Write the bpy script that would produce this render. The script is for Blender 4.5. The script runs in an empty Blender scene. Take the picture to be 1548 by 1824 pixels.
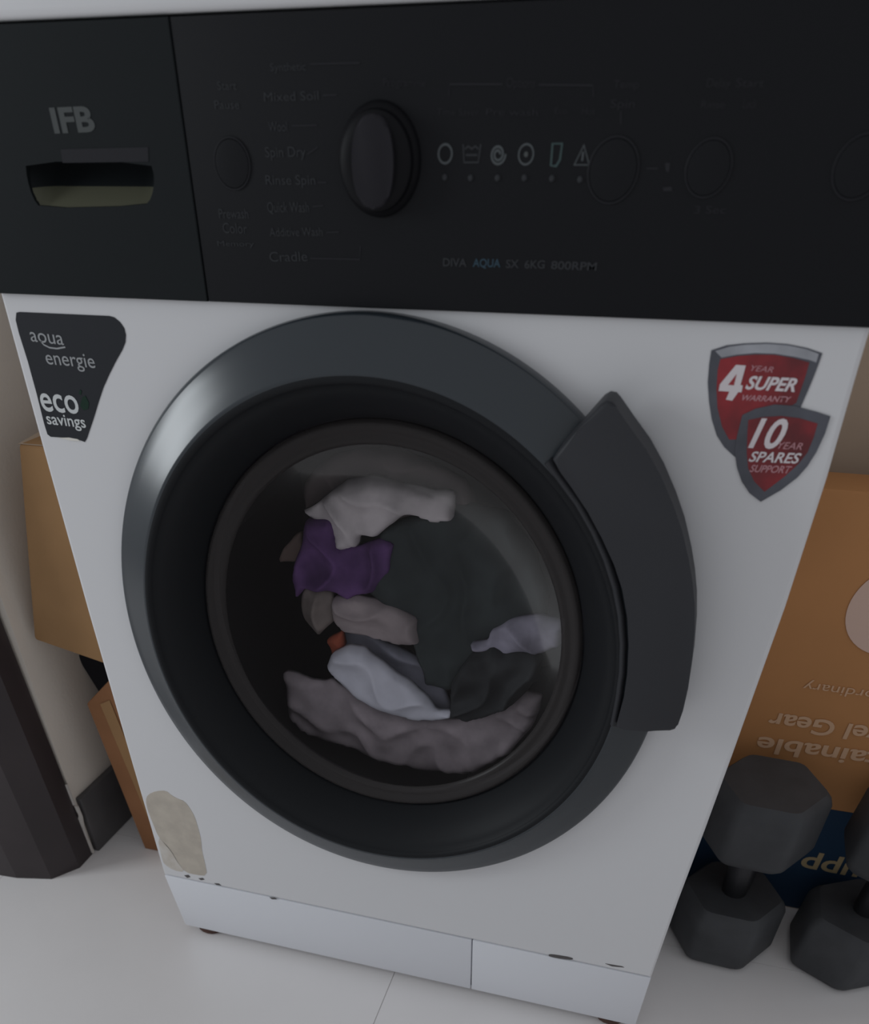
import bpy, bmesh, math, random
from mathutils import Vector, Matrix
from mathutils.geometry import delaunay_2d_cdt
from mathutils import noise as mnoise

random.seed(7)
scene = bpy.context.scene
COL = scene.collection

# ------------------------------------------------------------------ camera
IMG_W, IMG_H = 1548.0, 1824.0
ZO = 0.115                                   # height of the kick-plate seam above the floor
FPX = 1493.354                               # focal length in pixels
PPX, PPY = IMG_W / 2 - 100.018, IMG_H / 2 + 790.415
CAM = Vector((0.211431, -0.656412, 0.688569 + ZO))
YAW, PITCH, ROLL = 0.336704, -0.825706, -0.033589
ROT = (Matrix.Rotation(YAW, 3, 'Z') @ Matrix.Rotation(PITCH, 3, 'X')
       @ Matrix(((1, 0, 0), (0, 0, -1), (0, 1, 0))) @ Matrix.Rotation(ROLL, 3, 'Z'))
cd = bpy.data.cameras.new('camera')
cam = bpy.data.objects.new('camera', cd)
COL.objects.link(cam)
cam.matrix_world = Matrix.Translation(CAM) @ ROT.to_4x4()
cd.sensor_fit = 'HORIZONTAL'
cd.sensor_width = 36.0
cd.lens = FPX / IMG_W * 36.0
cd.shift_x = 100.018 / IMG_W
cd.shift_y = 790.415 / IMG_W
cd.clip_start = 0.02
scene.camera = cam
cd.dof.use_dof = True
cd.dof.focus_distance = 0.80
cd.dof.aperture_fstop = 9.0

# ------------------------------------------------------------------ world, daylight, exposure
world = bpy.data.worlds.new('room_ambient')
scene.world = world
world.use_nodes = True
bg = world.node_tree.nodes['Background']
bg.inputs[0].default_value = (0.92, 0.95, 1.0, 1)
bg.inputs[1].default_value = 0.415


def area_light(name, loc, target, sx, sy, power, color):
    l = bpy.data.lights.new(name, 'AREA')
    l.shape = 'RECTANGLE'
    l.size, l.size_y = sx, sy
    l.energy = power
    l.color = color
    o = bpy.data.objects.new(name, l)
    COL.objects.link(o)
    o.location = loc
    o.rotation_euler = (Vector(target) - Vector(loc)).to_track_quat('-Z', 'Y').to_euler()
    return o


area_light('window_daylight', (-1.80, -0.74, 1.00), (-0.2, -0.1, 0.40), 0.42, 0.7, 8.6, (0.90, 0.96, 1.0))

vs = scene.view_settings
vs.view_transform = 'Standard'
vs.look = 'None'
vs.gamma = 1.0
vs.use_curve_mapping = False
vs.exposure = 0.0


# ------------------------------------------------------------------ helpers
def ray(px, py):
    return ROT @ Vector(((px - PPX) / FPX, -(py - PPY) / FPX, -1.0))


def at(px, py, y=0.0):
    """Point of the plane y = const that shows at that place of the frame."""
    d = ray(px, py)
    return CAM + d * ((y - CAM.y) / d.y)


def at_floor(px, py, z=0.0):
    d = ray(px, py)
    return CAM + d * ((z - CAM.z) / d.z)


def link(o, parent=None):
    COL.objects.link(o)
    if parent is not None:
        o.parent = parent
        if parent.type == 'EMPTY':
            o.matrix_parent_inverse = Matrix.Translation(-parent.location)
    return o


def obj(name, verts, faces, mat, parent=None, smooth=False, auto=None):
    me = bpy.data.meshes.new(name)
    me.from_pydata([tuple(v) for v in verts], [], faces)
    me.update()
    bm = bmesh.new()
    bm.from_mesh(me)
    bmesh.ops.recalc_face_normals(bm, faces=bm.faces)
    bm.to_mesh(me)
    bm.free()
    return finish(name, me, mat, parent, smooth, auto)


def finish(name, me, mat, parent=None, smooth=False, auto=None):
    if mat:
        me.materials.append(mat)
    if smooth or auto:
        for p in me.polygons:
            p.use_smooth = True
    if auto:
        me.set_sharp_from_angle(angle=math.radians(auto))
    o = bpy.data.objects.new(name, me)
    return link(o, parent)


def from_bm(name, bm, mat, parent=None, smooth=False, auto=None):
    me = bpy.data.meshes.new(name)
    bmesh.ops.recalc_face_normals(bm, faces=bm.faces)
    bm.to_mesh(me)
    bm.free()
    return finish(name, me, mat, parent, smooth, auto)


def thing(name, label, cat, loc, group=None):
    o = bpy.data.objects.new(name, None)
    o.empty_display_size = 0.05
    o.location = loc
    o['label'] = label
    o['category'] = cat
    if group:
        o['group'] = group
    COL.objects.link(o)
    return o


def tag(o, label=None, cat=None, group=None, kind=None):
    if label:
        o['label'] = label
    if cat:
        o['category'] = cat
    if group:
        o['group'] = group
    if kind:
        o['kind'] = kind
    return o


def prism(name, pts, yf, yb, mat, parent, bevel=0.0, seg=3, auto=40):
    """Extruded outline: pts are (x, z); front face at y = yf, back at y = yb."""
    bm = bmesh.new()
    f = [bm.verts.new((x, yf, z)) for x, z in pts]
    b = [bm.verts.new((x, yb, z)) for x, z in pts]
    n = len(pts)
    bm.faces.new(f)
    bm.faces.new(b[::-1])
    for i in range(n):
        bm.faces.new((f[i], b[i], b[(i + 1) % n], f[(i + 1) % n]))
    if bevel > 0:
        ed = [e for e in bm.edges if e.verts[0] in f and e.verts[1] in f]
        bmesh.ops.bevel(bm, geom=ed, offset=bevel, segments=seg, profile=0.5, affect='EDGES')
    return from_bm(name, bm, mat, parent, auto=auto)


def box(name, lo, hi, mat, parent=None, bevel=0.0, seg=2):
    bm = bmesh.new()
    bmesh.ops.create_cube(bm, size=1)
    for v in bm.verts:
        v.co = Vector([(lo[i] + hi[i]) / 2 + v.co[i] * (hi[i] - lo[i]) for i in range(3)])
    if bevel > 0:
        bmesh.ops.bevel(bm, geom=bm.edges[:], offset=bevel, segments=seg, profile=0.5, affect='EDGES')
    return from_bm(name, bm, mat, parent, auto=40 if bevel else None)


def hexa(name, c8, mat, parent=None, bevel=0.0):
    """Box from eight corners: four bottom (anticlockwise) then four top."""
    bm = bmesh.new()
    v = [bm.verts.new(c) for c in c8]
    for q in ((3, 2, 1, 0), (4, 5, 6, 7), (0, 1, 5, 4), (1, 2, 6, 5), (2, 3, 7, 6), (3, 0, 4, 7)):
        bm.faces.new([v[i] for i in q])
    if bevel > 0:
        bmesh.ops.bevel(bm, geom=bm.edges[:], offset=bevel, segments=2, profile=0.5, affect='EDGES')
    return from_bm(name, bm, mat, parent, auto=40 if bevel else None)


def lathe(name, cx, cz, prof, mat, parent, n=144, a0=0.0, a1=None, auto=35, y0=0.0):
    """Revolve (radius, forward distance) about the axis through (cx, cz) along y."""
    full = a1 is None
    span = math.tau if full else a1 - a0
    m = n if full else n + 1
    V, F = [], []
    for i in range(m):
        a = a0 + span * i / n
        for r, d in prof:
            V.append((cx + r * math.cos(a), y0 - d, cz + r * math.sin(a)))
    k = len(prof)
    for i in range(n):
        j = (i + 1) % m
        for t in range(k - 1):
            F.append((i * k + t, j * k + t, j * k + t + 1, i * k + t + 1))
    me = bpy.data.meshes.new(name)
    me.from_pydata(V, [], F)
    bm = bmesh.new()
    bm.from_mesh(me)
    bmesh.ops.remove_doubles(bm, verts=bm.verts, dist=1e-6)
    bmesh.ops.recalc_face_normals(bm, faces=bm.faces)
    bm.to_mesh(me)
    bm.free()
    return finish(name, me, mat, parent, auto=auto)


def ray_poly(c, a, poly):
    dx, dz = math.cos(a), math.sin(a)
    best = None
    n = len(poly)
    for i in range(n):
        x1, z1 = poly[i]
        x2, z2 = poly[(i + 1) % n]
        ex, ez = x2 - x1, z2 - z1
        den = dx * ez - dz * ex
        if abs(den) < 1e-12:
            continue
        t = ((x1 - c[0]) * ez - (z1 - c[1]) * ex) / den
        u = ((x1 - c[0]) * dz - (z1 - c[1]) * dx) / den
        if t > 0 and -1e-6 <= u <= 1 + 1e-6 and (best is None or t > best):
            best = t
    return best


def slab_hole(name, outer, hole, c, yf, yb, rnd, mat, parent, n=160):
    """Slab with a hole; the outer front edge is rounded by rnd."""
    ang = [math.tau * i / n for i in range(n)]
    ang += [math.atan2(z - c[1], x - c[0]) % math.tau for x, z in outer + hole]
    ang = sorted(ang)
    A = [ang[0]]
    for a in ang[1:]:
        if a - A[-1] > 1e-4:
            A.append(a)
    V, F = [], []
    rings = []
    for a in A:
        ro, rh = ray_poly(c, a, outer), ray_poly(c, a, hole)
        dx, dz = math.cos(a), math.sin(a)

        def P(r, y):
            return (c[0] + dx * r, y, c[1] + dz * r)
        row = [P(rh, yb), P(rh, yf)]
        for q in (0, 30, 60, 90):
            s = math.radians(q)
            row.append(P(ro - rnd + rnd * math.sin(s), yf + rnd - rnd * math.cos(s)))
        row.append(P(ro, yb))
        rings.append(row)
    k = len(rings[0])
    for r in rings:
        V += r
    m = len(A)
    for i in range(m):
        j = (i + 1) % m
        for t in range(k):
            t2 = (t + 1) % k
            F.append((i * k + t, j * k + t, j * k + t2, i * k + t2))
    return obj(name, V, F, mat, parent, auto=8)


def flat(name, pts, y, mat, parent, thick=0.0004):
    """Thin flat piece (sticker, print) whose face is at y."""
    return prism(name, pts, y, y + thick, mat, parent, auto=None)


def pix(pts, y=0.0):
    out = []
    for x, yy in pts:
        p = at(x, yy, y)
        out.append((p.x, p.z))
    return out


def crop(pts, ox, oy, s):
    return [(ox + x * s, oy + y * s) for x, y in pts]


def smooth_poly(pts, it=2):
    for _ in range(it):
        q = []
        n = len(pts)
        for i in range(n):
            a, b = pts[i], pts[(i + 1) % n]
            q.append((a[0] * .75 + b[0] * .25, a[1] * .75 + b[1] * .25))
            q.append((a[0] * .25 + b[0] * .75, a[1] * .25 + b[1] * .75))
        pts = q
    return pts


def stroke(name, lines, w, y, mat, parent, closed=False):
    """Flat printed line(s); lines is a list of lists of (x, z)."""
    V, F = [], []
    for pts in lines:
        n = len(pts)
        base = len(V)
        for i in range(n):
            if closed:
                a, b = pts[i - 1], pts[(i + 1) % n]
            else:
                a, b = pts[max(i - 1, 0)], pts[min(i + 1, n - 1)]
            t = Vector((b[0] - a[0], b[1] - a[1]))
            t.normalize()
            nx, nz = -t.y * w / 2, t.x * w / 2
            V.append((pts[i][0] + nx, y, pts[i][1] + nz))
            V.append((pts[i][0] - nx, y, pts[i][1] - nz))
        for i in range(n if closed else n - 1):
            j = (i + 1) % n
            F.append((base + 2 * i, base + 2 * i + 1, base + 2 * j + 1, base + 2 * j))
    return obj(name, V, F, mat, parent)


_glyph_h = {}


def text_mesh(s, shear=0.0, bold=0.0):
    cu = bpy.data.curves.new('lettering', 'FONT')
    cu.body = s
    cu.size = 1.0
    cu.shear = shear
    cu.offset = bold
    cu.resolution_u = 4
    o = bpy.data.objects.new('lettering', cu)
    COL.objects.link(o)
    dg = bpy.context.evaluated_depsgraph_get()
    me = bpy.data.meshes.new_from_object(o.evaluated_get(dg))
    bpy.data.objects.remove(o)
    bpy.data.curves.remove(cu)
    return me


def glyph_h(ch):
    if ch not in _glyph_h:
        me = text_mesh(ch)
        _glyph_h[ch] = max(v.co.y for v in me.vertices)
        bpy.data.meshes.remove(me)
    return _glyph_h[ch]


def lettering(s, p0, p1, hpx, y, mat, parent, ref='H', shear=0.0, bold=0.0, name='lettering', plane=None):
    """Flat printed words: baseline from p0 to p1 (frame pixels), letter height hpx."""
    me = text_mesh(s, shear, bold)
    pl = y if plane is None else plane
    A, B = at(p0[0], p0[1], pl), at(p1[0], p1[1], pl)
    Hh = abs(at(p0[0], p0[1] - hpx, pl).z - A.z)
    ex = Vector((B.x - A.x, B.z - A.z))
    wid = ex.length
    ex.normalize()
    ez = Vector((-ex.y, ex.x))
    xs = [v.co.x for v in me.vertices]
    x0, x1 = min(xs), max(xs)
    sx = wid / (x1 - x0)
    sy = Hh / glyph_h(ref)
    for v in me.vertices:
        u, w = (v.co.x - x0) * sx, v.co.y * sy
        v.co = Vector((A.x + ex.x * u + ez.x * w, y, A.z + ex.y * u + ez.y * w))
    me.update()
    return finish(name, me, mat, parent)


# ------------------------------------------------------------------ materials
def srgb(r, g, b):
    def f(c):
        c /= 255.0
        return c / 12.92 if c <= 0.04045 else ((c + 0.055) / 1.055) ** 2.4
    return (f(r), f(g), f(b), 1)


def mat(name, col, rough=0.5, metal=0.0, spec=0.5, coat=0.0, vary=0.0, vscale=20.0, bump=0.0, bscale=200.0,
        col2=None, sheen=0.0):
    m = bpy.data.materials.new(name)
    m.use_nodes = True
    nt = m.node_tree
    b = nt.nodes['Principled BSDF']
    b.inputs['Base Color'].default_value = col
    b.inputs['Roughness'].default_value = rough
    b.inputs['Metallic'].default_value = metal
    b.inputs['Specular IOR Level'].default_value = spec
    b.inputs['Coat Weight'].default_value = coat
    if sheen:
        b.inputs['Sheen Weight'].default_value = sheen
    tc = nt.nodes.new('ShaderNodeTexCoord')
    if vary > 0 or col2:
        n = nt.nodes.new('ShaderNodeTexNoise')
        n.inputs['Scale'].default_value = vscale
        n.inputs['Detail'].default_value = 5
        nt.links.new(tc.outputs['Object'], n.inputs['Vector'])
        r = nt.nodes.new('ShaderNodeValToRGB')
        c2 = col2 or tuple(c * (1 - vary) for c in col[:3]) + (1,)
        r.color_ramp.elements[0].position = 0.35
        r.color_ramp.elements[1].position = 0.65
        r.color_ramp.elements[0].color = c2
        r.color_ramp.elements[1].color = col
        nt.links.new(n.outputs['Fac'], r.inputs['Fac'])
        nt.links.new(r.outputs['Color'], b.inputs['Base Color'])
    if bump > 0:
        n2 = nt.nodes.new('ShaderNodeTexNoise')
        n2.inputs['Scale'].default_value = bscale
        n2.inputs['Detail'].default_value = 3
        nt.links.new(tc.outputs['Object'], n2.inputs['Vector'])
        bp = nt.nodes.new('ShaderNodeBump')
        bp.inputs['Strength'].default_value = bump
        bp.inputs['Distance'].default_value = 0.002
        nt.links.new(n2.outputs['Fac'], bp.inputs['Height'])
        nt.links.new(bp.outputs['Normal'], b.inputs['Normal'])
    return m


def glass_mat(name, tint, refl=1.0, rough=0.03, haze=0.0, hazecol=(.1, .1, .1, 1)):
    """Clear pane: lets light straight through, mirrors by Fresnel, haze mixed in as a diffuse share."""
    m = bpy.data.materials.new(name)
    m.use_nodes = True
    nt = m.node_tree
    nt.nodes.clear()
    out = nt.nodes.new('ShaderNodeOutputMaterial')
    tr = nt.nodes.new('ShaderNodeBsdfTransparent')
    tr.inputs[0].default_value = tint
    df = nt.nodes.new('ShaderNodeBsdfDiffuse')
    df.inputs[0].default_value = hazecol
    gl = nt.nodes.new('ShaderNodeBsdfGlossy')
    gl.inputs['Roughness'].default_value = rough
    fr = nt.nodes.new('ShaderNodeFresnel')
    fr.inputs['IOR'].default_value = 1.45
    mu = nt.nodes.new('ShaderNodeMath')
    mu.operation = 'MULTIPLY'
    mu.inputs[1].default_value = refl
    m1 = nt.nodes.new('ShaderNodeMixShader')
    m1.inputs[0].default_value = haze
    m2 = nt.nodes.new('ShaderNodeMixShader')
    nt.links.new(tr.outputs[0], m1.inputs[1])
    nt.links.new(df.outputs[0], m1.inputs[2])
    nt.links.new(fr.outputs[0], mu.inputs[0])
    nt.links.new(mu.outputs[0], m2.inputs[0])
    nt.links.new(m1.outputs[0], m2.inputs[1])
    nt.links.new(gl.outputs[0], m2.inputs[2])
    nt.links.new(m2.outputs[0], out.inputs[0])
    return m


M = {}
M['enamel'] = mat('white_enamel', (0.705, 0.702, 0.715, 1), 0.38, spec=0.4)
M['kick'] = mat('white_plastic', (0.76, 0.77, 0.81, 1), 0.42, spec=0.4)
M['panel'] = mat('black_panel_plastic', (0.0120, 0.0125, 0.0145, 1), 0.5, spec=0.12)
M['drawer'] = mat('black_drawer_plastic', (0.0125, 0.0150, 0.0165, 1), 0.5, spec=0.12)
M['scoop'] = mat('lit_scoop_plastic', (0.105, 0.105, 0.072, 1), 0.5, spec=0.2)  # drawer plastic with the light painted in as a paler olive
M['knob'] = mat('black_knob_plastic', (0.0075, 0.0075, 0.009, 1), 0.5, spec=0.12)
M['grip'] = mat('charcoal_grip_plastic', (0.021, 0.020, 0.024, 1), 0.55, spec=0.12)
M['ring'] = mat('slate_ring_plastic', (0.022, 0.029, 0.036, 1), 0.24, spec=0.65)
M['inner'] = mat('black_ring_plastic', (0.0115, 0.0125, 0.0145, 1), 0.5, spec=0.18)
M['handle'] = mat('charcoal_handle_plastic', (0.036, 0.037, 0.042, 1), 0.5, spec=0.25)
M['gasket'] = mat('grey_rubber', (0.052, 0.048, 0.049, 1), 0.6, spec=0.2)
M['drum'] = mat('drum_steel', (0.10, 0.094, 0.096, 1), 0.45, metal=0.5)
M['dark'] = mat('dark_cavity', (0.008, 0.008, 0.009, 1), 0.7, spec=0.2)
M['seam'] = mat('seam_dirt', (0.12, 0.11, 0.11, 1), 0.8, spec=0.1)
M['glass'] = glass_mat('door_glass', (0.94, 0.94, 0.96, 1), 0.09, 0.2, 0.04, (0.25, 0.225, 0.225, 1))  # pale haze painted into the glass to lift the dark interior
M['glassrim'] = glass_mat('smoked_rim_glass', (0.40, 0.39, 0.40, 1), 0.3, 0.3, 0.5, (0.075, 0.068, 0.068, 1))
M['print'] = mat('panel_print_grey', (0.040, 0.042, 0.046, 1), 0.5, spec=0.12)
M['printdim'] = mat('panel_print_dim', (0.026, 0.026, 0.030, 1), 0.5, spec=0.12)
M['logo'] = mat('logo_print', (0.085, 0.092, 0.092, 1), 0.5, spec=0.12)
M['icon'] = mat('icon_print', (0.085, 0.095, 0.10, 1), 0.6, spec=0.2)
M['iconteal'] = mat('icon_print_teal', (0.055, 0.085, 0.085, 1), 0.6, spec=0.2)
M['blueprint'] = mat('panel_print_blue', (0.035, 0.065, 0.09, 1), 0.6, spec=0.2)
M['sticker'] = mat('black_sticker', (0.013, 0.015, 0.020, 1), 0.4, spec=0.35)
M['stickertext'] = mat('sticker_print', (0.36, 0.37, 0.38, 1), 0.5, spec=0.2)
M['stickerbold'] = mat('sticker_print_bold', (0.62, 0.64, 0.64, 1), 0.5, spec=0.2)
M['leaf'] = mat('leaf_print', (0.008, 0.030, 0.018, 1), 0.5, spec=0.2)
M['glue'] = mat('glue_residue', (0.75, 0.72, 0.66, 1), 0.7, spec=0.2)
M['steel'] = mat('shield_border_print', (0.12, 0.125, 0.15, 1), 0.35, metal=0.3, vary=0.35, vscale=30)
M['silver'] = mat('shield_band_print', (0.45, 0.46, 0.50, 1), 0.35, metal=0.2, vary=0.3, vscale=40)
M['whiteprint'] = mat('shield_print_white', (0.74, 0.68, 0.70, 1), 0.5, spec=0.2)
M['pinkprint'] = mat('shield_print_pink', (0.55, 0.28, 0.31, 1), 0.5, spec=0.2)
M['red'] = mat('shield_red', (0.34, 0.022, 0.030, 1), 0.35, col2=(0.12, 0.014, 0.018, 1), vscale=28)
M['stain'] = mat('beige_stain', (0.56, 0.505, 0.43, 1), 0.7, spec=0.2, col2=(0.48, 0.43, 0.37, 1), vscale=60)
M['stainpale'] = mat('pale_stain', (0.64, 0.605, 0.56, 1), 0.7, spec=0.2, col2=(0.56, 0.51, 0.45, 1), vscale=70)
M['foot'] = mat('brown_foot_rubber', (0.09, 0.05, 0.04, 1), 0.7, spec=0.2)
M['tile'] = mat('pale_floor_tile', (0.86, 0.83, 0.82, 1), 0.28, spec=0.5, vary=0.04, vscale=5)
M['grout'] = mat('floor_grout', (0.66, 0.64, 0.63, 1), 0.8)
M['wall'] = mat('grey_beige_wall_paint', (0.82, 0.75, 0.67, 1), 0.8, spec=0.2, vary=0.08, vscale=6, bump=0.1)
M['skirt'] = mat('dark_skirting', (0.085, 0.080, 0.082, 1), 0.5, vary=0.2)
M['wood'] = mat('dark_brown_paint', (0.044, 0.034, 0.036, 1), 0.45, spec=0.4, vary=0.2, vscale=12)
M['chip'] = mat('bare_plaster', (0.62, 0.58, 0.54, 1), 0.9)
M['kraft'] = mat('kraft_cardboard', (0.38, 0.22, 0.105, 1), 0.8, spec=0.15, vary=0.10, vscale=14, bump=0.05)
M['kraftdull'] = mat('dull_cardboard', (0.52, 0.40, 0.30, 1), 0.8, spec=0.15, vary=0.10, vscale=9)
M['kraftred'] = mat('reddish_cardboard', (0.33, 0.155, 0.075, 1), 0.8, spec=0.15, vary=0.14, vscale=14)
M['amber'] = mat('amber_printed_card', (0.56, 0.265, 0.105, 1), 0.6, spec=0.2, vary=0.07, vscale=10)
M['cardprint'] = mat('card_print_pale', (0.68, 0.43, 0.27, 1), 0.7, spec=0.2)
M['cardwhite'] = mat('card_print_white', (0.70, 0.50, 0.41, 1), 0.7, spec=0.2)
M['navy'] = mat('navy_printed_card', (0.016, 0.042, 0.085, 1), 0.6, spec=0.2)
M['gold'] = mat('card_print_gold', (0.42, 0.32, 0.18, 1), 0.7, spec=0.2)
M['black'] = mat('black_fabric', (0.014, 0.014, 0.017, 1), 0.85, spec=0.2)
M['rubber'] = mat('charcoal_rubber', (0.066, 0.068, 0.073, 1), 0.6, spec=0.3, vary=0.2, vscale=25, bump=0.1)
M['chrome'] = mat('dark_bar_metal', (0.06, 0.06, 0.065, 1), 0.4, metal=0.8)


def cloth_mat(name, r, g, b, v=0.22):
    return mat(name, (r, g, b, 1), 0.9, spec=0.1, vary=v, vscale=38, bump=0.05, bscale=300, sheen=0.0)


# ------------------------------------------------------------------ the setting
floor = tag(box('floor', (-3.2, -2.6, -0.06), (2.4, 0.9, -0.0012), M['grout']), kind='structure')
TJ = at_floor(693, 1755), at_floor(666, 1824)
jx = (TJ[0].x + TJ[1].x) / 2
for ix in range(-5, 4):
    for iy in range(-4, 2):
        x0 = jx + ix * 0.6
        y0 = 0.17 + (iy - 1) * 0.6
        if x0 < -3.2 or x0 + .6 > 2.4 or y0 + .6 > 0.9 or y0 < -2.6:
            continue
        box('tile', (x0 + .0005, y0 + .0005, -0.0011), (x0 + .5995, y0 + .5995, 0.0), M['tile'], floor)

WJ = at_floor(165, 1521)
WB = Vector((WJ.x - .004, WJ.y + .004, 0))
WD = Vector((0.075, 1.0, 0)).normalized()
WN = Vector((-WD.y, WD.x, 0))


def wpt(s, o, z):
    p = WB + WD * s + WN * o
    return (p.x, p.y, z)


tag(hexa('wall_left', [wpt(0, 0.10, 0), wpt(0, 0, 0), wpt(0.62, 0, 0), wpt(0.62, 0.10, 0),
                       wpt(0, 0.10, 2.4), wpt(0, 0, 2.4), wpt(0.62, 0, 2.4), wpt(0.62, 0.10, 2.4)], M['wall']),
    kind='structure')
tag(hexa('baseboard_left', [wpt(0.004, 0, 0), wpt(0.004, -0.010, 0), wpt(0.60, -0.010, 0), wpt(0.60, 0, 0),
                            wpt(0.004, 0, .095), wpt(0.004, -0.010, .095), wpt(0.60, -0.010, .095), wpt(0.60, 0, .095)],
         M['skirt'], bevel=0.002), kind='structure')
tag(box('wall_back', (-0.48, 0.735, 0.0), (1.6, 0.83, 2.4), M['wall']), kind='structure')

# dark door jamb at the end of the left wall (leans slightly)
zt = 1.0
jr = at_floor(165, 1521)
jq = at(0, 1100, jr.y)
lean = (jq.x - jr.x) / jq.z
jb = [(-0.74, 0.020), (-0.62, 0.036)] + [(at_floor(*q).x, at_floor(*q).y) for q in ((30, 1564), (92, 1566), (142, 1546))] + [(jr.x, jr.y), (jr.x - .008, jr.y + .003), (-0.74, jr.y + .003)]
bm = bmesh.new()
lo = [bm.verts.new((x, y, 0.0)) for x, y in jb]
hi = [bm.verts.new((x + lean * zt, y, zt)) for x, y in jb]
bm.faces.new(lo[::-1])
bm.faces.new(hi)
for i in range(len(jb)):
    j = (i + 1) % len(jb)
    bm.faces.new((lo[i], lo[j], hi[j], hi[i]))
jamb = tag(from_bm('trim_1', bm, M['wood']), kind='structure')
for q in ([(132, 1436), (138, 1437), (146, 1456), (149, 1474), (145, 1478), (139, 1462), (140, 1452)],
          [(143, 1476), (149, 1474), (156, 1496), (153, 1498)], [(154, 1498), (157, 1496), (167, 1520), (163, 1519)],
          [(116, 1398), (119, 1398), (133, 1434), (130, 1435)]):
    w = pix(q, jr.y - .001)
    prism('chip', w, jr.y - .0012, jr.y + .0015, M['chip'], jamb, auto=None)

# ------------------------------------------------------------------ washing machine
wm = thing('washing_machine', 'white front-loading washing machine with black control panel and round door', 'washing machine',
           (0, 0.26, 0))
XC, ZC = -0.0084, 0.3301 + ZO               # axis of the door
ZP = 0.5718 + ZO                            # lower edge of the control panel
ZT = 0.7030 + ZO                            # upper edge of the control panel
Z0 = ZO - 0.0035                            # kick-plate seam

# cabinet shell (four sides, open at the front)
cw, cb = 0.291, 0.52
V = [(-cw, .02, .012), (cw, .02, .012), (cw, .02, .83), (-cw, .02, .83), (-cw, cb, .012), (cw, cb, .012), (cw, cb, .83), (-cw, cb, .83)]
o = obj('cabinet', V, [(0, 1, 5, 4), (1, 2, 6, 5), (2, 3, 7, 6), (3, 0, 4, 7), (4, 5, 6, 7)], M['enamel'], wm)
sm = o.modifiers.new('thickness', 'SOLIDIFY')
sm.thickness = 0.002

# white front panel, slightly bowed at the right edge
right_edge = [(0.2945, Z0), (0.2962, .1096 + ZO), (0.2990, .2 + ZO), (0.3008, .2816 + ZO), (0.3028, .4054 + ZO), (0.3015, .4915 + ZO), (0.2985, .55 + ZO), (.2975, ZP + .004)]
left_edge = [(-0.2978, ZP + .004), (-0.2992, .47 + ZO), (-0.3002, .33 + ZO), (-0.2990, .16 + ZO), (-0.2970, Z0)]
outer = right_edge + left_edge
hole = [(XC + .222 * math.cos(a), ZC + .222 * math.sin(a)) for a in [math.tau * i / 96 for i in range(96)]]
slab_hole('front_panel', outer, hole, (XC, ZC), 0.0, 0.03, 0.0035, M['enamel'], wm)

# control panel with the detergent drawer at its left
xs = at(338, 300, -0.004).x
YP = -0.004
prism('control_panel', [(xs + .0003, ZP), (0.2985, ZP), (0.2985, ZT), (xs + .0003, ZT)], YP, 0.06, M['panel'], wm, 0.0008)
box('top_lid', (-0.2985, -0.006, ZT + .0008), (0.2985, 0.52, 0.85), M['enamel'], wm, 0.005, 3)

YD = -0.0046
dr_out = [(xs - .0003, ZP), (xs - .0003, ZT), (-0.2985, ZT), (-0.2985, ZP)]
rec = pix([(45, 288), (268, 288), (276, 318), (270, 352), (258, 367), (72, 371), (58, 352), (48, 318)], YD)
rec = smooth_poly(rec, 1)
rcx = sum(p_[0] for p_ in rec) / len(rec)
rcz = sum(p_[1] for p_ in rec) / len(rec)
drawer = slab_hole('detergent_drawer', dr_out, rec, (rcx, rcz), YD, 0.055, 0.0008, M['drawer'], wm, 96)
x0, x1 = min(p_[0] for p_ in rec), max(p_[0] for p_ in rec)
z0, z1 = min(p_[1] for p_ in rec), max(p_[1] for p_ in rec)
V, F = [], []
nu, nv = 16, 14
for i in range(nu + 1):
    for j in range(nv + 1):
        u, v = i / nu, j / nv
        e = min(1, min(u, 1 - u) * 9) ** .5
        dep = 0.022 * (1 - v ** 1.6) * e + 0.0010
        V.append((x0 - .001 + (x1 - x0 + .002) * u, YD + dep, z1 + .001 + (z0 - z1 - .002) * v))
for i in range(nu):
    for j in range(nv):
        F.append((i * (nv + 1) + j, (i + 1) * (nv + 1) + j, (i + 1) * (nv + 1) + j + 1, i * (nv + 1) + j + 1))
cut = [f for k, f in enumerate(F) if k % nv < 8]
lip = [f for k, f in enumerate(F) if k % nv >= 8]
obj('handle_recess', V, cut, M['drawer'], drawer, smooth=True)
o = obj('recess_lit_lip', V, lip, M['scoop'], drawer, smooth=True)  # lower scoop in a lighter colour: painted light on the dark plastic
o['label'] = 'lower lip of the drawer recess, its light painted in olive'
lettering('IFB', (97, 236), (171, 233), 42, YD - .0003, M['logo'], drawer, bold=0.035, name='logo')
flat('label_strip', pix([(108, 266), (264, 262), (265, 288), (112, 290)], YD), YD - .0003, M['printdim'], drawer)

# programme knob
kc = at(671, 288, -0.010)
knob = lathe('program_knob', kc.x, kc.z, [(0, .0150), (.015, .0150), (.0200, .0145), (.0218, .0130), (.0226, .0090),
                                         (.0245, .0072), (.0253, .0055), (.0256, .0035), (.0256, -.001)], M['knob'], wm, 72)
gr = [(kc.x + .0128 * (abs(math.cos(t)) ** .75) * (1 if math.cos(t) > 0 else -1), kc.z + .0205 * math.sin(t)) for t in [math.tau * i / 40 for i in range(40)]]
prism('grip', gr, -.0185, -.0140, M['grip'], knob, 0.0018)

YT = YP - .0003


def ring_pts(c, r, n=28, ez=1.0):
    return [(c.x + r * math.cos(math.tau * i / n), c.z + r * ez * math.sin(math.tau * i / n)) for i in range(n)]


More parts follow.
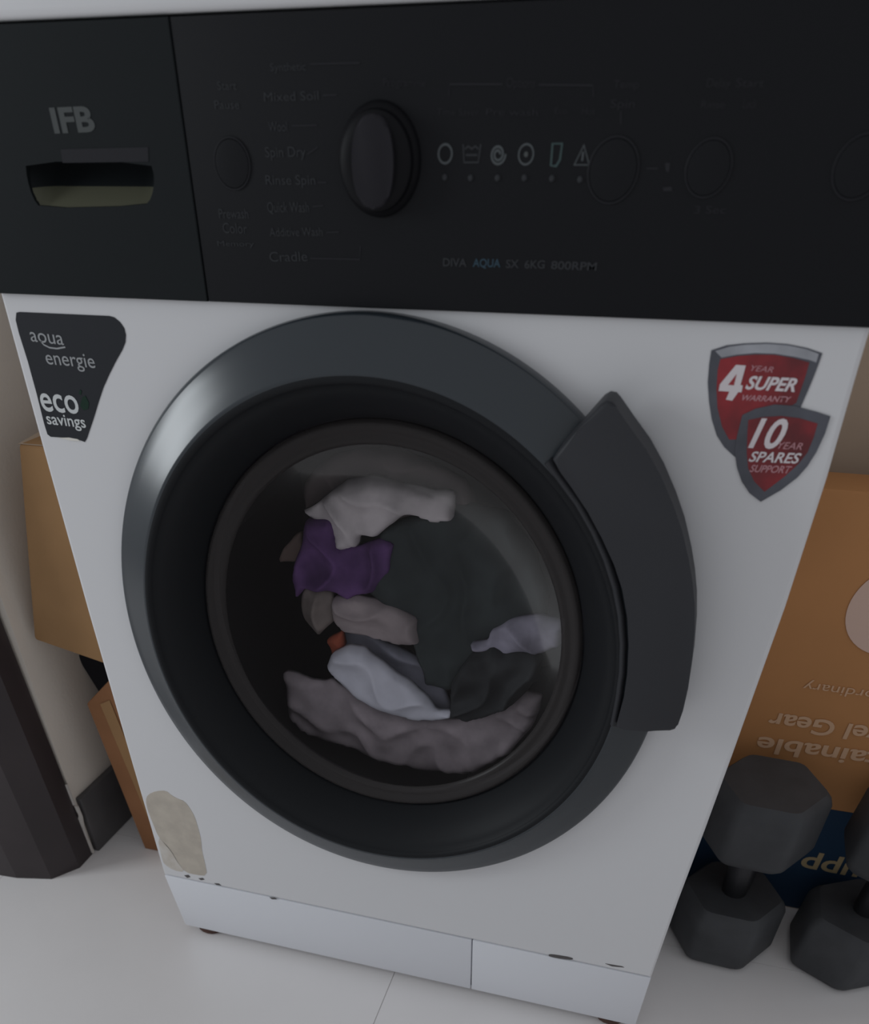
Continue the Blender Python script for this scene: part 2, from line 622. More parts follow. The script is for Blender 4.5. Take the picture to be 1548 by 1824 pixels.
def button(px, py, r, name='button'):
    c = at(px, py, -.005)
    b = lathe(name, c.x, c.z, [(0, .0050), (r * .80, .0050), (r * .88, .0048), (r * .90, .0043), (r * .96, .0046), (r, .0043), (r, .002)],
              M['panel'], wm, 40)
    stroke('button_outline', [ring_pts(c, r * .95)], .0005, -.0049, M['printdim'], b, True)
    return b


button(413, 292, .0125, 'start_button')
button(1092, 304, .0145, 'option_button')
button(1262, 300, .0125, 'option_button')
button(1532, 298, .0135, 'power_button')

# printed words
for s, p0, p1, h in (('Start', (388, 160), (422, 160), 15), ('Pause', (383, 194), (427, 194), 15),
                     ('Prewash', (391, 389), (443, 389), 17), ('Color', (398, 415), (441, 416), 18), ('Memory', (388, 438), (453, 439), 9),
                     ('Synthetic', (482, 127), (545, 125), 14), ('Mixed Soil', (471, 181), (568, 178), 16), ('Wool', (479, 234), (512, 234), 17),
                     ('Spin Dry', (473, 280), (545, 279), 18), ('Rinse Spin', (474, 329), (562, 329), 17), ('Quick Wash', (477, 378), (551, 378), 18),
                     ('Additive Wash', (481, 421), (575, 420), 15), ('Cradle', (481, 466), (548, 465), 17)):
    lettering(s, p0, p1, h, YT, M['print'], wm)
for s, p0, p1, h in (('Programme', (683, 153), (758, 155), 14), ('Options', (902, 155), (953, 156), 17),
                     ('Time Saver', (778, 205), (853, 206), 12), ('Pre wash', (866, 205), (958, 206), 12), ('Eco', (988, 203), (1010, 203), 11),
                     ('Hot', (1036, 204), (1060, 204), 12), ('Temp', (1092, 157), (1138, 157), 14), ('Spin', (1087, 192), (1130, 192), 15),
                     ('Delay', (1258, 155), (1300, 155), 15), ('Start', (1310, 155), (1360, 155), 15),
                     ('Rinse', (1248, 193), (1290, 193), 14), ('Lock', (1322, 193), (1347, 193), 16), ('3 Sec', (1236, 380), (1292, 380), 13)):
    lettering(s, p0, p1, h, YT, M['printdim'], wm)
for s, p0, p1, h, m_ in (('DIVA', (789, 474), (831, 475), 14, 'print'), ('AQUA', (842, 475), (891, 476), 14, 'blueprint'),
                         ('SX', (901, 477), (924, 477), 14, 'print'), ('6KG', (934, 478), (970, 478), 14, 'print'),
                         ('800RPM', (981, 479), (1062, 482), 14, 'print')):
    lettering(s, p0, p1, h, YT, M[m_], wm, bold=.02)
for pts in ([(552, 114), (641, 112)], [(575, 170), (600, 169)], [(520, 224), (565, 223)], [(548, 275), (566, 262)], [(566, 325), (582, 325)],
            [(557, 368), (576, 366)], [(582, 414), (604, 413)], [(553, 460), (641, 462), (642, 438)],
            [(800, 170), (801, 150), (895, 150)], [(960, 151), (1056, 152), (1057, 172)], [(1106, 198), (1106, 222)], [(1152, 300), (1172, 300)]):
    stroke('print_line', [pix(pts, YT)], .0007, YT, M['printdim'], wm)
# pictograms
ic = [at(793, 274, YT), at(840, 274, YT), at(887, 275, YT), at(937, 275, YT), at(990, 276, YT), at(1038, 278, YT)]
stroke('pictogram', [ring_pts(ic[0], .0040)], .0011, YT, M['icon'], wm, True)
c = ic[1]
stroke('pictogram', [[(c.x - .0052, c.z + .004), (c.x - .0042, c.z - .0036), (c.x + .0042, c.z - .0036), (c.x + .0052, c.z + .004)],
                     [(c.x - .004, c.z + .002), (c.x - .002, c.z + .0032), (c.x, c.z + .002), (c.x + .002, c.z + .0032), (c.x + .004, c.z + .002)],
                     [(c.x - .0035, c.z - .0005), (c.x + .0035, c.z - .0005)]], .0010, YT, M['print'], wm)
c = ic[2]
sp = [(c.x + (.0012 + .0029 * i / 40) * math.cos(i * .28), c.z + (.0012 + .0029 * i / 40) * math.sin(i * .28)) for i in range(46)]
stroke('pictogram', [sp], .0011, YT, M['icon'], wm)
c = ic[3]
o = stroke('pictogram', [ring_pts(c, .0042)], .0009, YT, M['icon'], wm, True)
flat('pictogram_dot', ring_pts(c, .0012, 12), YT, M['logo'], o, .0001)
c = ic[4]
stroke('pictogram', [[(c.x - .0024, c.z + .0046), (c.x + .0030, c.z + .0046), (c.x + .0026, c.z - .002), (c.x + .0008, c.z - .0046), (c.x - .0022, c.z - .0044)]],
       .0012, YT, M['iconteal'], wm, True)
c = ic[5]
o = stroke('pictogram', [[(c.x, c.z + .0044), (c.x - .0042, c.z - .0036), (c.x + .0042, c.z - .0036)]], .0010, YT, M['icon'], wm, True)
stroke('pictogram_bar', [[(c.x, c.z + .0018), (c.x, c.z - .002)]], .0010, YT, M['icon'], o)
for px, py in ((792, 316), (838, 317), (886, 317), (934, 317), (983, 318), (1033, 320)):
    c = at(px, py, YT)
    lathe('indicator_light', c.x, c.z, [(0, .0052), (.0011, .0050), (.0016, .0044), (.0016, .003)], M['print'], wm, 14)
for pts in ([(1184, 290), (1194, 290), (1192, 306), (1186, 306)], [(1180, 334), (1196, 332), (1198, 340), (1182, 341)]):
    flat('pictogram', pix(pts, YT), YT, M['printdim'], wm, .0001)

# ---- door
door = lathe('door', XC, ZC, [(.2215, -.004), (.2396, -.004), (.2401, .004), (.2400, .0098), (.2392, .0116), (.2375, .0128),
                             (.2300, .0166), (.2200, .0216), (.2115, .0258), (.2095, .0266), (.2085, .0262)], M['ring'], wm, 200, auto=50)
door['label'] = 'slate-grey bevelled ring of the round door'
lathe('inner_ring', XC, ZC, [(.2088, .0264), (.2070, .0268), (.2050, .0262), (.2035, .0240), (.2020, .0218), (.1990, .0200), (.1930, .0140),
                             (.1850, .0030), (.1780, -.0090), (.1740, -.0165), (.1725, -.0200), (.1725, -.034)], M['inner'], door, 180, auto=50)
lathe('glass_rim', XC, ZC, [(.1727, -.0175), (.1712, -.0150), (.1690, -.0142), (.1660, -.0150), (.1640, -.0172), (.1618, -.0180),
                            (.1590, -.0172), (.1565, -.0180), (.1545, -.0215)], M['glassrim'], door, 160, auto=50)
lathe('door_glass', XC, ZC, [(.1545, -.0215), (.1485, -.0250), (.1380, -.0310), (.1200, -.0395), (.0900, -.0475), (.0500, -.0520), (0, -.0535)], M['glass'], door, 128, auto=60)
# handle: a raised curved plate over the right of the ring
YH = -0.036
hp = crop([(440, 97), (470, 103), (490, 125), (560, 225), (640, 335), (710, 460), (770, 600), (815, 730), (850, 880), (868, 990), (878, 1100),
           (878, 1220), (866, 1370), (845, 1510), (820, 1620), (795, 1690), (780, 1716), (755, 1724), (640, 1722), (520, 1712), (488, 1706),
           (500, 1660), (528, 1560), (545, 1440), (552, 1300), (545, 1160), (520, 1020), (480, 900), (420, 770), (350, 640), (270, 520),
           (215, 445), (176, 388), (215, 330), (300, 240), (410, 115)], 920, 680, 360 / 995.0)
hd = prism('handle', pix(hp, YH), YH, -0.012, M['handle'], door, 0.003, 4)
hd['label'] = 'charcoal curved door handle'
# raised rib inside the handle
g0 = [(148, 400), (215, 490), (300, 605), (380, 745), (440, 880), (485, 1020), (512, 1160), (522, 1300), (518, 1440), (500, 1570), (474, 1700)]
V, F = [], []
gp = pix(crop(g0, 920, 680, 360 / 995.0), -0.030)
for i, (x, z) in enumerate(gp):
    a, b = gp[max(i - 1, 0)], gp[min(i + 1, len(gp) - 1)]
    t = Vector((b[0] - a[0], b[1] - a[1])).normalized()
    nx, nz = -t.y, t.x
    for q in range(7):
        s = math.pi * q / 6
        V.append((x + nx * .0032 * math.cos(s), -.0235 - .0055 * math.sin(s), z + nz * .0032 * math.cos(s)))
for i in range(len(gp) - 1):
    for q in range(6):
        F.append((i * 7 + q, (i + 1) * 7 + q, (i + 1) * 7 + q + 1, i * 7 + q + 1))
obj('handle_rib', V, F, M['handle'], door, smooth=True)

# behind the door
lathe('gasket', XC, ZC, [(.221, -.006), (.200, -.030), (.176, -.036), (.1710, -.0420), (.176, -.050), (.190, -.056), (.205, -.060)], M['gasket'], wm, 128, auto=60)
drum = lathe('drum', XC, ZC, [(.196, -.063), (.235, -.068), (.240, -.080), (.240, -.40), (.235, -.41), (.06, -.42), (0, -.42)], M['drum'], wm, 96, auto=40)
for k in range(3):
    a = math.radians(50 + 120 * k)
    ca, sa = math.cos(a), math.sin(a)
    V = []
    for yy in (.14, .38):
        for rr, ww in ((.239, -.03), (.205, -.010), (.205, .010), (.239, .03)):
            V.append((XC + rr * ca - ww * sa, yy, ZC + rr * sa + ww * ca))
    obj('drum_paddle', V, [(0, 1, 5, 4), (1, 2, 6, 5), (2, 3, 7, 6), (0, 3, 2, 1), (4, 5, 6, 7)], M['drum'], drum)

# ---- kick plate, service flap, feet
yk, zk = 0.010, 0.0145


def kick(name, xa, xb, xa2, xb2, parent=wm):
    zt_ = Z0 - .0012
    return hexa(name, [(xa2, yk + .03, zk), (xa2, yk, zk), (xb2, yk, zk), (xb2, yk + .03, zk),
                       (xa, .03, zt_), (xa, .0003, zt_), (xb, .0003, zt_), (xb, .03, zt_)][0:4] and
                [(xa2, yk, zk), (xb2, yk, zk), (xb2, yk + .03, zk), (xa2, yk + .03, zk),
                 (xa, .0003, zt_), (xb, .0003, zt_), (xb, .03, zt_), (xa, .03, zt_)], M['kick'], parent, 0.0012)


kick('kick_plate', -.2972, .0945, -.2932, .0965)
flap = kick('service_flap', .0957, .2945, .0977, .2955)
prism('flap_slot', pix(smooth_poly([(977, 1700), (990, 1701), (1019, 1706), (1021, 1710), (1000, 1708), (978, 1704)], 1), -.0006), -.0006, .004, M['seam'], flap)
box('seam_shadow_gap', (-.292, .006, Z0 - .004), (.292, .02, Z0 + .004), M['seam'], wm)
box('joint_gap', (.0935, .012, .02), (.0990, .02, Z0 - .002), M['dark'], wm)
for fx in (-.266, .266):
    for fy in (.034, .47):
        V_ = [(0, .0), (.018, .0), (.020, .003), (.019, .008), (.010, .010), (.010, .022)]
        bm = bmesh.new()
        n = 20
        rows = []
        for r, z in V_[1:]:
            rows.append([bm.verts.new((fx + r * math.cos(math.tau * i / n), fy + r * math.sin(math.tau * i / n), z)) for i in range(n)])
        for a, b in zip(rows, rows[1:]):
            for i in range(n):
                bm.faces.new((a[i], a[(i + 1) % n], b[(i + 1) % n], b[i]))
        bm.faces.new(rows[0][::-1])
        bm.faces.new(rows[-1])
        from_bm('foot', bm, M['foot'], wm, auto=40)

# stain and dirt at the lower left
S3 = 700 / 1548.0
st = smooth_poly(crop([(132, 100), (140, 78), (172, 64), (212, 62), (232, 80), (258, 94), (285, 104), (305, 130), (325, 165), (340, 215), (350, 255), (353, 300),
                       (366, 350), (374, 398), (330, 394), (290, 384), (262, 352), (232, 300), (205, 270), (180, 240), (160, 190), (140, 140)], 200, 1380, S3), 1)
stain = flat('stain', pix(st), -.0003, M['stain'], wm, .0006)
stain['label'] = 'beige rust-like stain at the lower left corner'
st2 = smooth_poly(crop([(178, 244), (206, 268), (234, 300), (262, 350), (288, 384), (240, 376), (205, 352), (196, 330)], 200, 1380, S3), 1)
flat('stain', pix(st2), -.0003, M['stainpale'], wm, .0006)
for pts in ([(284, 396), (300, 394), (308, 402), (296, 406)], [(340, 408), (356, 406), (364, 412), (350, 415)], [(402, 427), (420, 428), (430, 436), (412, 434)],
            [(620, 483), (640, 484), (648, 490), (630, 490)]):
    flat('dirt_mark', pix(crop(pts, 200, 1380, S3)), -.0004, M['seam'], wm, .0006)
flat('dirt_mark', pix([(1078, 1716), (1108, 1721), (1112, 1723), (1090, 1721)]), -.0004, M['seam'], wm, .0006)

# ---- energy sticker
S4 = 1 / 3.8
sk = crop([(112, 140), (135, 135), (740, 162), (775, 172), (815, 205), (842, 245), (853, 290), (850, 340), (830, 390), (780, 480), (740, 560), (700, 650),
           (670, 740), (640, 840), (610, 930), (590, 990), (575, 1015), (550, 1005), (520, 992), (430, 985), (345, 980), (322, 962), (300, 890), (250, 690),
           (190, 470), (130, 280), (108, 190)], 0, 520, S4)
stk = flat('energy_sticker', pix(sk), -.0004, M['sticker'], wm, .0006)
stk['label'] = 'black keystone-shaped sticker with pale lettering'


def c4(x, y):
    return (x * S4, 520 + y * S4)


YS = -.0007
lettering('aoua', c4(212, 333), c4(435, 360), 62 * S4, YS, M['stickertext'], stk, ref='x')
stroke('lettering', [pix([c4(278, 330), c4(300, 356), (c4(340, 376)), c4(390, 382), c4(445, 372)])], .0010, YS, M['stickertext'], stk)
lettering('energie', c4(318, 488), c4(648, 516), 62 * S4, YS, M['stickertext'], stk, ref='x')
lettering('eco', c4(290, 802), c4(543, 824), 112 * S4, YS, M['stickerbold'], stk, ref='x', bold=.012)
lettering('savings', c4(322, 893), c4(584, 920), 50 * S4, YS, M['stickerbold'], stk, ref='x', bold=.01)
flat('leaf_mark', pix([c4(545, 770), c4(560, 710), c4(580, 700), c4(605, 750), c4(600, 790), c4(570, 800)]), YS, M['leaf'], stk, .0002)
flat('leaf_mark', pix([c4(535, 690), c4(545, 660), c4(556, 670), c4(550, 695)]), YS, M['leaf'], stk, .0002)
flat('glue_residue', pix([c4(400, 986), c4(470, 984), c4(530, 996), c4(545, 1008), c4(480, 1004)]), -.0008, M['glue'], stk, .0006)

# ---- warranty shields
S7 = 348 / 1548.0


def c7(pts):
    return crop(pts, 1200, 580, S7)


s1 = c7([(298, 195), (420, 155), (560, 140), (740, 134), (900, 145), (1060, 177), (1178, 218), (1150, 300), (1112, 400), (1062, 520), (1005, 650), (900, 800),
         (760, 1000), (620, 1120), (560, 1090), (480, 1035), (400, 960), (342, 870), (302, 740), (280, 600), (270, 450), (282, 300)])
sh = flat('warranty_sticker', pix(s1), -.0004, M['steel'], wm, .0006)
sh['label'] = 'red shield sticker with silver border'
flat('silver_band', pix(c7([(330, 200), (440, 166), (560, 150), (740, 143), (900, 154), (1050, 184), (1150, 222), (1130, 290), (1075, 270), (950, 243), (800, 220),
                            (650, 215), (500, 228), (380, 252)])), -.0006, M['silver'], sh, .0002)
flat('red_field', pix(c7([(370, 265), (500, 240), (650, 228), (800, 230), (950, 255), (1075, 290), (1050, 380), (1010, 500), (970, 610), (820, 700), (640, 800), (520, 900),
                          (440, 900), (385, 800), (348, 650), (340, 500), (350, 350)])), -.0006, M['red'], sh, .0002)
s2 = c7([(545, 705), (650, 655), (800, 622), (950, 632), (1130, 680), (1242, 716), (1200, 850), (1130, 1000), (1060, 1110), (980, 1200), (850, 1300), (690, 1392),
         (600, 1322), (540, 1232), (502, 1120), (485, 1000), (500, 880)])
s2o = flat('shield', pix(s2), -.0010, M['steel'], sh, .0004)
flat('red_field', pix(c7([(592, 745), (700, 722), (850, 712), (1000, 730), (1140, 772), (1110, 880), (1060, 1000), (990, 1090), (880, 1190), (720, 1312), (640, 1230), (592, 1130),
                          (580, 1000), (585, 850)])), -.0012, M['red'], sh, .0002)


def l7(s, p0, p1, h, y, m_, **k):
    a, b = c7([p0, p1])
    lettering(s, a, b, h * S7, y, M[m_], sh, **k)


four = flat('lettering', pix(c7([(495, 308), (572, 314), (530, 468), (548, 472), (538, 526), (512, 524), (464, 592), (414, 583), (442, 520), (357, 514), (367, 462)])),
            -.0009, M['whiteprint'], sh, .0002)
flat('lettering', pix(c7([(432, 466), (500, 380), (478, 470)])), -.0010, M['red'], sh, .00008)
l7('YEAR', (607, 358), (782, 372), 45, -.0009, 'pinkprint', shear=.25)
l7('SUPER', (565, 500), (960, 522), 100, -.0009, 'whiteprint', shear=.25, bold=.03)
l7('WARRANTY', (538, 592), (925, 608), 44, -.0009, 'pinkprint', shear=.25, bold=.015)
l7('10', (590, 962), (860, 972), 225, -.0015, 'whiteprint', shear=.25, bold=.022)
l7('YEAR', (820, 975), (1012, 985), 55, -.0015, 'pinkprint', shear=.25)
l7('SPARES', (592, 1075), (995, 1092), 78, -.0015, 'whiteprint', shear=.25, bold=.02)
l7('SUPPORT', (600, 1158), (925, 1170), 55, -.0015, 'pinkprint', shear=.25, bold=.015)

# ------------------------------------------------------------------ laundry in the drum
S6 = 720 / 1548.0


def seg_dist(p, a, b):
    ab = b - a
    t = max(0, min(1, (p - a).dot(ab) / max(ab.length_squared, 1e-12)))
    return (p - (a + ab * t)).length


def garment(name, pts, depth, bulge, m_, label, seed, fold=0.006, fdir=(1, .4), thick=.02, group='laundry in the drum'):
    depth = .098 + .6 * (depth - .124)
    base = pix(crop(pts, 340, 720, S6), depth)
    poly = []
    for i in range(len(base)):
        a, b = Vector(base[i]), Vector(base[(i + 1) % len(base)])
        k = max(1, int((b - a).length / .007))
        for q in range(k):
            v = a.lerp(b, q / k)
            w = Vector((mnoise.noise(Vector((v.x * 70, v.y * 70, seed))), mnoise.noise(Vector((v.x * 70, v.y * 70, seed + 9)))))
            poly.append(tuple(v + w * .0028))
    poly = smooth_poly(poly, 1)
    P = [Vector(q) for q in poly]
    n = len(P)
    x0, x1 = min(p.x for p in P), max(p.x for p in P)
    z0, z1 = min(p.y for p in P), max(p.y for p in P)
    st_ = max(.0022, (x1 - x0) / 56)
    cdt = delaunay_2d_cdt(P, [], [list(range(n))], 1, 1e-7)
    # interior points
    ins = []
    z = z0
    row = 0
    while z < z1:
        x = x0 + (st_ / 2 if row % 2 else 0)
        while x < x1:
            q = Vector((x, z))
            c_ = False
            for i in range(n):
                a, b = P[i], P[i - 1]
                if (a.y > q.y) != (b.y > q.y) and q.x < (b.x - a.x) * (q.y - a.y) / (b.y - a.y) + a.x:
                    c_ = not c_
            if c_ and min(seg_dist(q, P[i - 1], P[i]) for i in range(n)) > st_ * .45:
                ins.append(q)
            x += st_
        z += st_ * .87
        row += 1
    vs_, es_, fs_, *_r = delaunay_2d_cdt(P + ins, [], [list(range(n))], 1, 1e-7)
    fd = Vector(fdir).normalized()
    front, rim = [], []
    for v in vs_:
        d = min(seg_dist(v, P[i - 1], P[i]) for i in range(n))
        k = min(1, d / .011)
        k = math.sqrt(1 - (1 - k) ** 2)
        w = mnoise.noise(Vector((v.x * 18 + seed * 3.1, v.y * 18, seed)))
        s = v.dot(fd) * 150 + w * 7.0
        f = (1 - abs(math.sin(s * .5))) ** 1.1
        f2 = mnoise.noise(Vector((v.x * 45, v.y * 45, seed * 2.3)))
        y = depth - k * (bulge * .5 + fold * 1.25 * f + fold * .8 * f2 + .006 * w)
        front.append((v.x, y, v.y))
    nv = len(front)
    V = front + [(x, depth + thick * min(1, 0.3 + .0), z) for x, y, z in front]
    F = [tuple(f) for f in fs_] + [tuple(nv + i for i in reversed(f)) for f in fs_]
    cnt = {}
    for f in fs_:
        for i in range(len(f)):
            e = (f[i], f[(i + 1) % len(f)])
            cnt[tuple(sorted(e))] = cnt.get(tuple(sorted(e)), []) + [e]
    for k_, l in cnt.items():
        if len(l) == 1:
            a, b = l[0]
            F.append((a, nv + a, nv + b, b))
    o = obj(name, V, F, m_, None, smooth=True)
    return tag(o, label, 'laundry', group)


G = [
    ('garment', [(440, 420), (430, 300), (520, 205), (640, 175), (780, 170), (900, 220), (1050, 290), (1100, 400), (900, 450), (600, 470)],
     .185, .012, cloth_mat('cloth_brown', .13, .105, .105), 'dim brownish cloth added at the top behind the pale cloth', 1, .006, (.2, 1)),  # added cloth standing in for a faint brown reflection near the gasket
    ('garment', [(690, 540), (740, 470), (900, 400), (1060, 380), (1220, 420), (1320, 560), (1370, 720), (1360, 860), (1260, 960), (1120, 1010), (1000, 1090), (900, 1060),
                 (850, 900), (760, 780), (680, 700)],
     .165, .022, cloth_mat('cloth_dark_green', .052, .062, .062), 'large dark grey-green cloth in the middle of the drum', 2, .004, (1, .1)),
    ('garment', [(430, 410), (520, 350), (600, 290), (690, 280), (800, 305), (920, 325), (1010, 345), (1010, 440), (930, 450), (840, 415), (780, 450), (710, 512), (650, 500), (645, 545),
                 (560, 558), (540, 470), (470, 440)],
     .148, .016, cloth_mat('cloth_pale_grey', .64, .59, .59), 'pale grey cloth folded over at the top of the laundry', 3, .006, (.3, 1)),
    ('garment', [(335, 605), (350, 560), (395, 500), (430, 495), (425, 560), (395, 600)],
     .160, .006, cloth_mat('cloth_tan', .22, .16, .14), 'small tan cloth corner left of the purple cloth', 4, .003, (1, .2)),
    ('garment', [(440, 440), (540, 448), (565, 550), (640, 545), (720, 520), (770, 530), (760, 640), (700, 715), (610, 742), (540, 715), (440, 700), (405, 740), (385, 660), (420, 540)],
     .142, .014, cloth_mat('cloth_purple', .15, .075, .21, .45), 'purple cloth pressed against the left of the door glass', 5, .008, (1, .05)),
    ('garment', [(440, 700), (545, 715), (550, 830), (490, 885), (430, 825), (420, 760)],
     .146, .010, cloth_mat('cloth_khaki', .26, .22, .20, .4), 'brownish grey crumpled cloth below the purple cloth', 6, .007, (1, .6)),
    ('garment', [(548, 742), (640, 735), (710, 748), (800, 785), (862, 825), (875, 918), (790, 920), (650, 880), (600, 875), (545, 835)],
     .138, .012, cloth_mat('cloth_warm_grey', .40, .34, .34), 'warm grey cloth in the centre of the laundry', 7, .005, (.2, 1)),
    ('garment', [(520, 905), (580, 868), (592, 930), (545, 970)],
     .140, .006, cloth_mat('cloth_orange', .36, .09, .05), 'small orange cloth corner above the white sleeve', 8, .002, (1, .6)),
    ('garment', [(575, 880), (650, 868), (780, 925), (870, 975), (965, 1060), (1000, 1160), (960, 1190), (860, 1130), (720, 1050), (600, 960)],
     .165, .006, cloth_mat('cloth_blue_grey', .28, .28, .33), 'blue-grey cloth lying behind the white sleeve', 9, .006, (.5, 1)),
    ('garment', [(1150, 870), (1220, 825), (1330, 810), (1430, 830), (1420, 920), (1340, 950), (1200, 965), (1150, 940), (1080, 945), (1070, 925), (1140, 905)],
     .136, .010, cloth_mat('cloth_lavender', .36, .34, .41, .35), 'lavender grey cloth at the right side of the laundry', 10, .006, (.6, 1)),
    ('garment', [(1000, 1060), (1070, 960), (1150, 925), (1200, 960), (1300, 950), (1345, 970), (1330, 1050), (1250, 1140), (1150, 1195), (1050, 1215), (990, 1190)],
     .128, .012, cloth_mat('cloth_black', .045, .048, .050, .4), 'black cloth at the lower right of the laundry', 11, .007, (1, -.7)),
    ('garment', [(520, 1010), (540, 955), (600, 928), (660, 935), (740, 1000), (830, 1060), (900, 1120), (940, 1170), (1000, 1180), (995, 1205), (930, 1212), (840, 1205), (700, 1160), (590, 1085)],
     .124, .014, cloth_mat('cloth_white', .72, .72, .79, .12), 'white folded sleeve lying across the lower laundry', 12, .004, (.6, 1)),
    ('garment', [(355, 1025), (400, 1030), (440, 1050), (510, 1070), (540, 1055), (620, 1110), (720, 1170), (880, 1215), (1020, 1210), (1150, 1185), (1280, 1100), (1350, 1120), (1320, 1220),
                 (1220, 1340), (1050, 1420), (880, 1400), (760, 1360), (690, 1350), (600, 1310), (450, 1265), (378, 1205)],
     .158, .010, cloth_mat('cloth_mauve', .58, .50, .525, .25), 'wide mauve grey cloth along the bottom of the laundry', 13, .005, (.3, 1)),
]
for g in G:
    garment(*g)

# ------------------------------------------------------------------ left of the machine: cartons against the wall
def cx(px, py, y):
    p_ = at(px, py, y)
    return p_.x, p_.z


yl = 0.150
xa, za = cx(154, 1254, yl)
xb, zb = cx(192, 1214, yl)
xfl = at_floor(250, 1522)
low = thing('carton', 'thin reddish-brown folded carton on the floor by the dark baseboard', 'carton', (-0.40, 0.18, 0))
bx = xfl.x
xr = xb + .006
zr = za + (zb - za) / (xb - xa) * (xr - xa)
hexa('carton_body', [(bx, yl, 0), (bx + .075, yl, 0), (bx + .078, .205, 0), (bx + .003, .205, 0),
                     (xa, yl, za), (xr, yl, zr), (xr + .002, .205, zr), (xa + .002, .205, za)], M['kraftred'], low, 0.002)
obj('tape', [(bx + .03, yl - .0012, .002), (bx + .048, yl - .0012, .002), (xa + .038, yl - .0012, za + .012), (xa + .022, yl - .0012, za + .004)], [(0, 1, 2, 3)], M['kraft'], low)

yu = 0.140
xa2, za2 = cx(60, 1140, yu)
xb2, zb2 = cx(186, 1193, yu)
xt2, zt2 = cx(58, 830, yu)
up = thing('carton', 'tan cardboard carton propped between the left wall and the machine', 'carton', (-0.40, 0.28, za2))
hexa('carton_body', [(xa2, yu, za2), (-.312, yu, zb2 - .012), (-.312, .42, zb2 - .012), (xa2 + .045, .42, za2),
                     (xt2 - .01, yu, zt2 + .02), (-.312, yu, zt2 + .02), (-.312, .42, zt2 + .02), (xt2 + .045, .42, zt2 + .02)], M['kraft'], up, 0.004)
obj('carton_flap', [(xt2 - .01, yu, zt2 + .0195), (-.312, yu, zt2 + .0195), (-.312, yu + .1, zt2 + .021), (xt2 - .01, yu + .1, zt2 + .021)],
    [(0, 1, 2, 3)], M['kraftdull'], up)
# dark bundle standing behind the folded carton, under the tan one
xk, zk1 = cx(131, 1166, .215)
bd = hexa('cloth_bundle', [(bx + .03, .215, 0), (-.314, .215, 0), (-.314, .40, 0), (bx + .04, .40, 0),
                           (xk, .215, zk1 + .002), (-.314, .215, zb2 - .014), (-.314, .40, zb2 - .014), (xk + .02, .40, zk1 + .002)], M['black'], None, 0.004)
tag(bd, 'black bundle under the tan carton left of the machine', 'bundle')

# ------------------------------------------------------------------ right of the machine: printed carton and dumbbells
yc = 0.288
p_ = at(1510, 873, yc)
ct = thing('carton', 'amber printed carton standing upside down right of the machine', 'carton', (0.55, 0.313, 0))
zc_ = p_.z
znav = at(1470, 1440, yc).z
box('carton_body', (0.315, yc, 0.0), (0.80, yc + .05, zc_), M['amber'], ct, 0.0025)
box('printed_band', (0.3152, yc - .0006, 0.002), (0.7998, yc + .002, znav), M['navy'], ct)
yt_ = yc - .0012


def ctext(s, p0, p1, h, m_, bold=0.0):
    lettering(s, p0, p1, h, yt_, M[m_], ct, ref='x', bold=bold, plane=yc)


def extend(p0, p1, s):
    """baseline prolonged from p1 through p0 by the factor s (words running out of the frame)"""
    return (p1[0] + (p0[0] - p1[0]) * s, p1[1] + (p0[1] - p1[1]) * s)


ctext('ordinary', extend((1548, 1229), (1434, 1214), 1.12), (1434, 1214), 11, 'cardprint')
ctext('Travel Gear', extend((1497, 1286), (1374, 1268), 2.36), (1374, 1268), 19, 'cardprint', .02)
ctext('Sustainable', extend((1548, 1338), (1352, 1311), 1.62), (1352, 1311), 19, 'cardprint', .02)
ctext('upp', (1536, 1543), (1432, 1524), 20, 'gold', .02)
lc = at(1601, 1088, yc)
flat('round_mark', [(lc.x + .047 * math.cos(math.tau * i / 48), lc.z + .047 * math.sin(math.tau * i / 48)) for i in range(48)], yt_, M['cardwhite'], ct, .0004)

bk = thing('carton', 'dull brown plain carton standing behind the amber carton', 'carton', (0.56, 0.46, 0))
hexa('carton_body', [(0.318, .385, 0), (.88, .385, 0), (.88, .54, 0), (.318, .54, 0),
                     (0.318, .385, .78), (.88, .385, .78), (.88, .54, .78), (.318, .54, .78)], M['kraftdull'], bk, 0.003)
obj('tape', [(.56, .3842, .003), (.61, .3842, .003), (.61, .3842, .777), (.56, .3842, .777)], [(0, 1, 2, 3)], M['kraft'], bk)


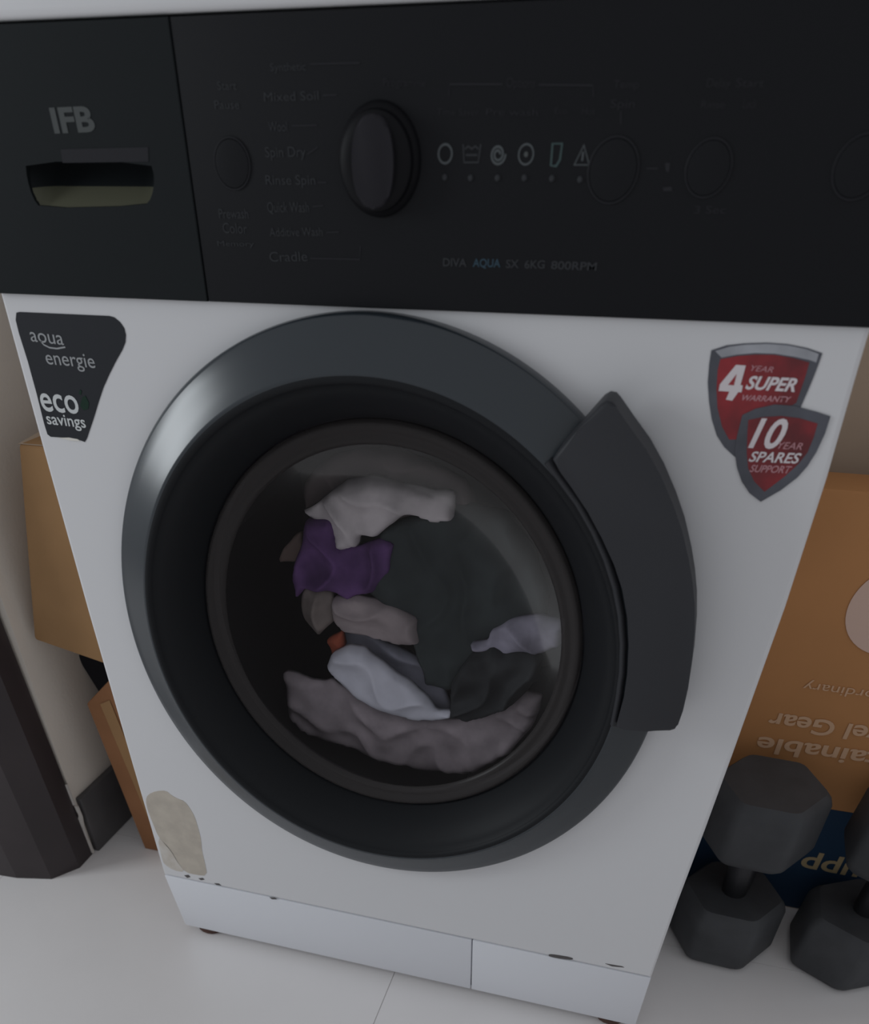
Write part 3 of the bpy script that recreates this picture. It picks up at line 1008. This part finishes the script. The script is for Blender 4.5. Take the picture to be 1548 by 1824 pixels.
def dumbbell(cx_, cy_, rot, R_, L, hh, tilt, label):
    t = thing('dumbbell', label, 'dumbbell', (cx_, cy_, 0), 'hexagonal dumbbells standing on end')
    ax = Vector((math.sin(tilt[0]), math.sin(tilt[1]), 1)).normalized()
    for z0_ in (0.0, L - hh):
        bm = bmesh.new()
        rows = []
        for z, s in ((0, .86), (.006, .95), (.014, 1), (hh - .014, 1), (hh - .006, .95), (hh, .86)):
            c_ = Vector((cx_, cy_, 0)) + ax * (z0_ + z)
            rows.append([bm.verts.new(c_ + Vector((R_ * s * math.cos(rot + math.pi / 3 * i), R_ * s * math.sin(rot + math.pi / 3 * i), 0))) for i in range(6)])
        for a, b in zip(rows, rows[1:]):
            for i in range(6):
                bm.faces.new((a[i], a[(i + 1) % 6], b[(i + 1) % 6], b[i]))
        bm.faces.new(rows[0][::-1])
        bm.faces.new(rows[-1])
        vert = [e for e in bm.edges if abs((e.verts[0].co - e.verts[1].co).normalized().z) > .5]
        bmesh.ops.bevel(bm, geom=vert, offset=.007, segments=3, profile=.5, affect='EDGES')
        from_bm('hex_head', bm, M['rubber'], t, auto=30)
    bm = bmesh.new()
    n = 18
    rows = []
    for k in range(9):
        z = hh - .004 + (L - 2 * hh + .008) * k / 8
        r = .0145 + .0025 * math.sin(math.pi * k / 8)
        c_ = Vector((cx_, cy_, 0)) + ax * z
        rows.append([bm.verts.new(c_ + Vector((r * math.cos(math.tau * i / n), r * math.sin(math.tau * i / n), 0))) for i in range(n)])
    for a, b in zip(rows, rows[1:]):
        for i in range(n):
            bm.faces.new((a[i], a[(i + 1) % n], b[(i + 1) % n], b[i]))
    bm.faces.new(rows[0][::-1])
    bm.faces.new(rows[-1])
    from_bm('handle', bm, M['chrome'], t, auto=40)


dumbbell(.3825, .2005, math.radians(-3), .0665, .245, .085, (-.015, 0), 'charcoal hex dumbbell standing on end close beside the machine')
dumbbell(.5285, .2095, math.radians(-30 - 60), .0695, .245, .085, (.055, 0), 'charcoal hex dumbbell standing on end at the right edge of the photo')
